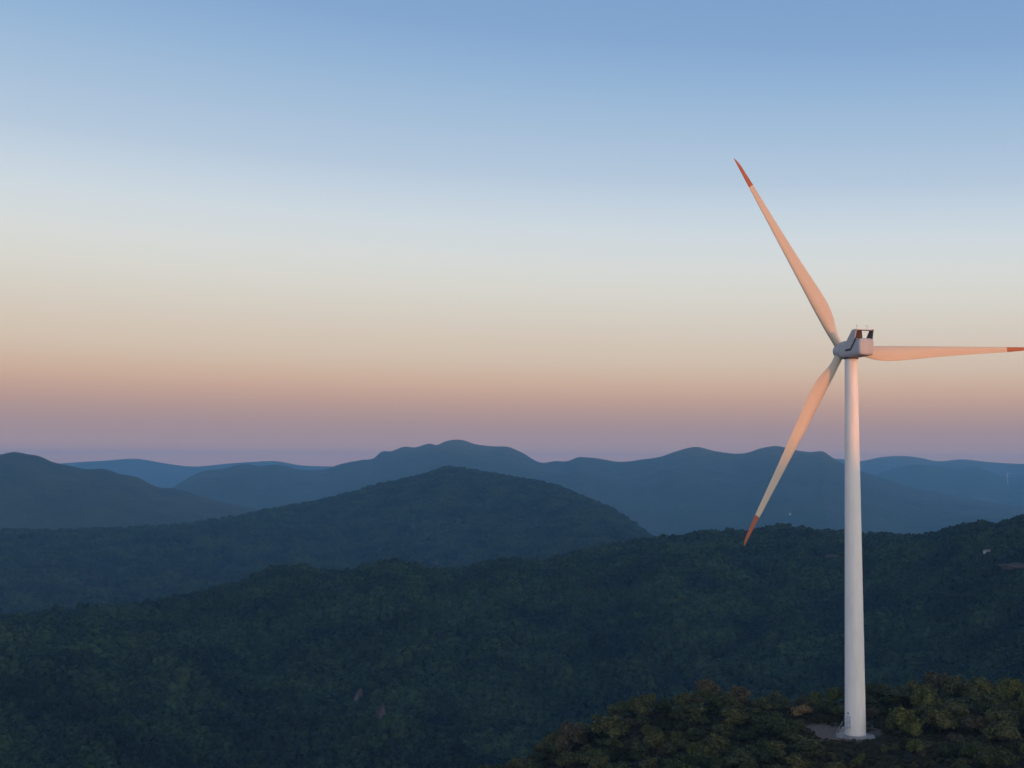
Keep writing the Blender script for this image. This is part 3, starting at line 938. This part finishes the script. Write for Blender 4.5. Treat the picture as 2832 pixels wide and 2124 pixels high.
for k in range(6):
    m_ = blob_crown(900 + k); m_.materials.append(M_forest); fp.append(m_)

def sample_sheet(S_, n, rg, vis):
    X, Y, Z = S_
    nu, nv = X.shape
    # area weighted cells
    ex = np.hypot(X[1:, :-1] - X[:-1, :-1], Y[1:, :-1] - Y[:-1, :-1]); ey = np.hypot(X[:-1, 1:] - X[:-1, :-1], Y[:-1, 1:] - Y[:-1, :-1])
    A = (ex * ey) * vis[:-1, :-1]
    p = (A / A.sum()).ravel()
    c = rg.choice(len(p), n, p=p)
    i, j = c // (nv - 1), c % (nv - 1)
    a, b = rg.uniform(size=n), rg.uniform(size=n)
    def g(M):
        return M[i, j]*(1-a)*(1-b) + M[i+1, j]*a*(1-b) + M[i+1, j+1]*a*b + M[i, j+1]*(1-a)*b
    return np.stack([g(X), g(Y), g(Z)], 1)
def visible_mask(S_, dmin, dmax, margin=60):
    X, Y, Z = S_
    M = np.array(cam_rot.transposed())
    c0 = X*M[0, 0] + Y*M[0, 1] + (Z - CAM.z)*M[0, 2]
    c1 = X*M[1, 0] + Y*M[1, 1] + (Z - CAM.z)*M[1, 2]
    c2 = -(X*M[2, 0] + Y*M[2, 1] + (Z - CAM.z)*M[2, 2])
    px = 1416 + F*c0/np.maximum(c2, 1); py = 1062 - F*c1/np.maximum(c2, 1)
    d = np.hypot(X, Y)
    return ((c2 > 0) & (px > -450) & (px < 3350) & (py < 2124 + 220) & (d > dmin) & (d < dmax)).astype(float)
rg = np.random.default_rng(31)
vis = visible_mask(RDG, 420, 1800)
nv_ = RDG[0].shape[1]
vis[:, int(nv_ * .62):] = 0
area = None
P = sample_sheet(RDG, 29000, rg, vis)
# clearings on the ridge
def clear_px(P, spots):
    M = np.array(cam_rot.transposed()); q = (P - np.array(CAM)) @ M.T
    px = 1416 + F*q[:, 0]/-q[:, 2]; py = 1062 - F*q[:, 1]/-q[:, 2]
    keep = np.ones(len(P), bool)
    for x, y, rx, ry in spots:
        keep &= ((px - x)/rx)**2 + ((py - y)/ry)**2 > 1
    return P[keep]
s = rg.uniform(6.5, 13.5, len(P)) * (1 + .25 * fbm(P[:, 0]/90, P[:, 1]/90, 3, 4))
scl = np.stack([s, s, s * rg.uniform(.75, 1.15, len(P))], 1)
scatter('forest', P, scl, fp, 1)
rg = np.random.default_rng(32)
vis = visible_mask(MID, 1500, 3900); vis[:, int(MID[0].shape[1] * .56):] = 0
P = sample_sheet(MID, 30000, rg, vis)
s = rg.uniform(9, 16, len(P))
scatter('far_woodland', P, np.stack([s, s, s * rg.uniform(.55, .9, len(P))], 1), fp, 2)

# low scrub between the hilltop trees
M_scrub = leaf_mat('scrub_leaves', [(.018, .021, .009), (.036, .036, .016), (.050, .042, .022), (.028, .034, .013)])
sp = []
for k in range(5):
    v, f, lb = crown_arrays(700 + k, 1.0, .8, 0.0, 5, 260, .075)
    m_ = np_mesh('scrub_tuft', v, f, False); m_.materials.append(M_scrub); sp.append(m_)
n = 13000
rg = np.random.default_rng(33)
px = rg.uniform(1240, 3420, n); dep = rg.uniform(226, 322, n)
pts = np.array([ground_at(a, b) for a, b in zip(px, dep)])
dx, dy = pts[:, 0] - BASE.x, pts[:, 1] - BASE.y
keep = (np.hypot(dx, dy) > 5.2) & (((dx + 5) / 5.2) ** 2 + ((dy - 4) / 9.5) ** 2 > rg.uniform(.5, 1.1, n)) & ~((np.abs(dx - 4.5) < 3.2) & (dy > 0) & (dy < 14) & (rg.uniform(size=n) < .8))
pts = pts[keep]
z = hill_z(pts[:, 0], pts[:, 1])
s = rg.uniform(.7, 2.0, len(pts)) * np.where(rg.uniform(size=len(pts)) < .15, 1.45, 1)
s = np.where(px[keep] > 2985, s * 2.3, s)
frontd = (np.abs(pts[:, 0] - BASE.x) < 8) & (pts[:, 1] < BASE.y) & (pts[:, 1] > BASE.y - 20)
s = np.where(frontd, np.minimum(s, 1.0), s)
scatter('undergrowth', np.column_stack([pts, z - .05]), np.stack([s, s, s * rg.uniform(.6, .9, len(pts))], 1), sp, 3)

# ------------------------------------------------------------------ rocks, houses, the other turbine
def rock_mesh(seed, sub=3):
    rg = np.random.default_rng(seed)
    v, f = ico(sub)
    ph = rg.uniform(0, 6.28, 9)
    l = 1 + .2*np.sin(v[:, 0]*3 + ph[0]) + .18*np.sin(v[:, 1]*4 + ph[1]) + .12*np.sin(v[:, 2]*7 + v[:, 0]*5 + ph[2]) + .06*np.sin(v[:, 1]*13 + ph[3])
    v = v * l[:, None]
    v = np.round(v * 3.2) / 3.2 * .35 + v * .65
    return np_mesh('rock', v, f, False)
def on_sheet(S_, x, y):
    """first point of a terrain grid seen at photo pixel (x, y)"""
    X, Y, Z = S_
    M = np.array(cam_rot.transposed())
    q = np.stack([X, Y, Z - CAM.z], -1) @ M.T
    px = 1416 + F*q[..., 0]/-q[..., 2]; py = 1062 - F*q[..., 1]/-q[..., 2]
    e = (px - x)**2 + (py - y)**2
    e[:, int(X.shape[1] * .55):] += 1e6
    i = np.unravel_index(np.argmin(e), e.shape)
    return Vector((X[i], Y[i], Z[i]))
def rock(p, size, label, name='rock', seed=1, group=None):
    o = link(name, rock_mesh(seed), M_rock if name == 'boulder' else M_cliff)
    o.location = p; o.scale = size; o.rotation_euler.z = seed
    tag(o, label, 'rock', group)
    return o
x, y = ground_at(2783, 262)
rock((x, y, hz(x, y) + 1.1), (1.0, .6, .5), 'small pale boulder in the thicket near the right edge', 'boulder', 3)
for k, (px, py, sx, sz, lab) in enumerate([
        (948, 1932, 2.2, 5, 'narrow pale cliff face leftmost of the three at lower left'),
        (992, 1952, 3.2, 7, 'pinkish pale cliff face in the middle of the three at lower left'),
        (1054, 1992, 3.0, 8, 'tall grey-pink cliff face rightmost of the three at lower left')]):
    p = on_sheet(RDG, px, py)
    rock(p + Vector((0, -4, 5.6)), (sx * .85, 3.5, sz), lab, 'cliff', 11 + k, 'bare cliffs in the forest at lower left')
p = on_sheet(RDG, 2302, 1560); rock(p + Vector((0, -3, 8.5)), (8, 5, 3), 'pale bare rock slab in the forest just left of the tower', 'rock', 21)
for k, (px, py, sx, lab) in enumerate([(2822, 1591, 16, 'long pale earth bank at the right edge of the forest'),
                                       (2815, 1536, 9, 'short pale earth bank above the longer one at the right edge')]):
    p = on_sheet(RDG, px, py); rock(p + Vector((0, -3, 7.5)), (sx, 4, 3.2), lab, 'earth_bank', 31 + k)

def house(p, L, W, H, rz, label, two=False):
    e = empty('house', p, rz); tag(e, label, 'house')
    bm = bmesh.new(); box(bm, (0, 0, H/2 - 2), (L, W, H + 4)); wl = ch('wall', bm, M_wall, e)
    bm = bmesh.new()
    a = [bm.verts.new(c) for c in ((-L/2-.5, -W/2-.5, H+.05), (L/2+.5, -W/2-.5, H+.05), (L/2+.5, W/2+.5, H+.05), (-L/2-.5, W/2+.5, H+.05), (-L/2-.5, 0, H+W*.3), (L/2+.5, 0, H+W*.3))]
    for f in ((0,1,5,4), (2,3,4,5), (0,4,3), (1,2,5), (0,3,2,1)): bm.faces.new([a[i] for i in f])
    ch('roof', bm, M_roof, e)
    for k in range(3):
        xx = -L/2 + L*(k+.5)/3
        if k == 1:
            bm = bmesh.new(); box(bm, (xx, -W/2-.03, 1.05), (1.1, .12, 2.1)); ch('door', bm, M_door, e)
        else:
            bm = bmesh.new(); box(bm, (xx, -W/2-.03, 1.6), (1.2, .12, 1.2)); ch('window', bm, M_glass, e)
    return e
p = on_sheet(RDG, 2725, 1549)
house(p + Vector((0, -3, 7.5)), 4.6, 4.0, 3.0, .3, 'small white house among the trees on the forest ridge at right')

p = on_sheet(BCK, 2187, 1428)
house(p + Vector((0, 0, 4)), 8, 5.5, 3.6, .1, 'tiny white building far off on the blue mountainside left of the tower')
p = on_sheet(MID, 1437, 1452)
house(p + Vector((0, 0, 5)), 6, 5, 4, -.2, 'tiny white house on the flank of the wooded hill in the middle')

def copies():
    t = copy_tree(turb)
    return t
far_t = copies()
pf = at_horiz(2787, 1336, 9600)
far_t.location = pf - Vector((0, 0, 6)); far_t.scale = (.88, .88, .88); far_t.rotation_euler.z = R(8)
tag(far_t, 'tiny pale distant wind turbine on the hazy ridge at the right edge', 'wind turbine', 'wind turbines')

# ------------------------------------------------------------------ output
sc.render.engine = 'CYCLES'
sc.view_settings.view_transform = 'Standard'
sc.view_settings.look = 'None'
sc.view_settings.exposure = 0
sc.view_settings.gamma = 1
sc.cycles.use_denoising = True
sc.cycles.max_bounces = 6
sc.cycles.diffuse_bounces = 3
sc.cycles.volume_bounces = 1
sc.cycles.sample_clamp_indirect = 4
w.cycles.sampling_method = 'MANUAL'
w.cycles.sample_map_resolution = 1024
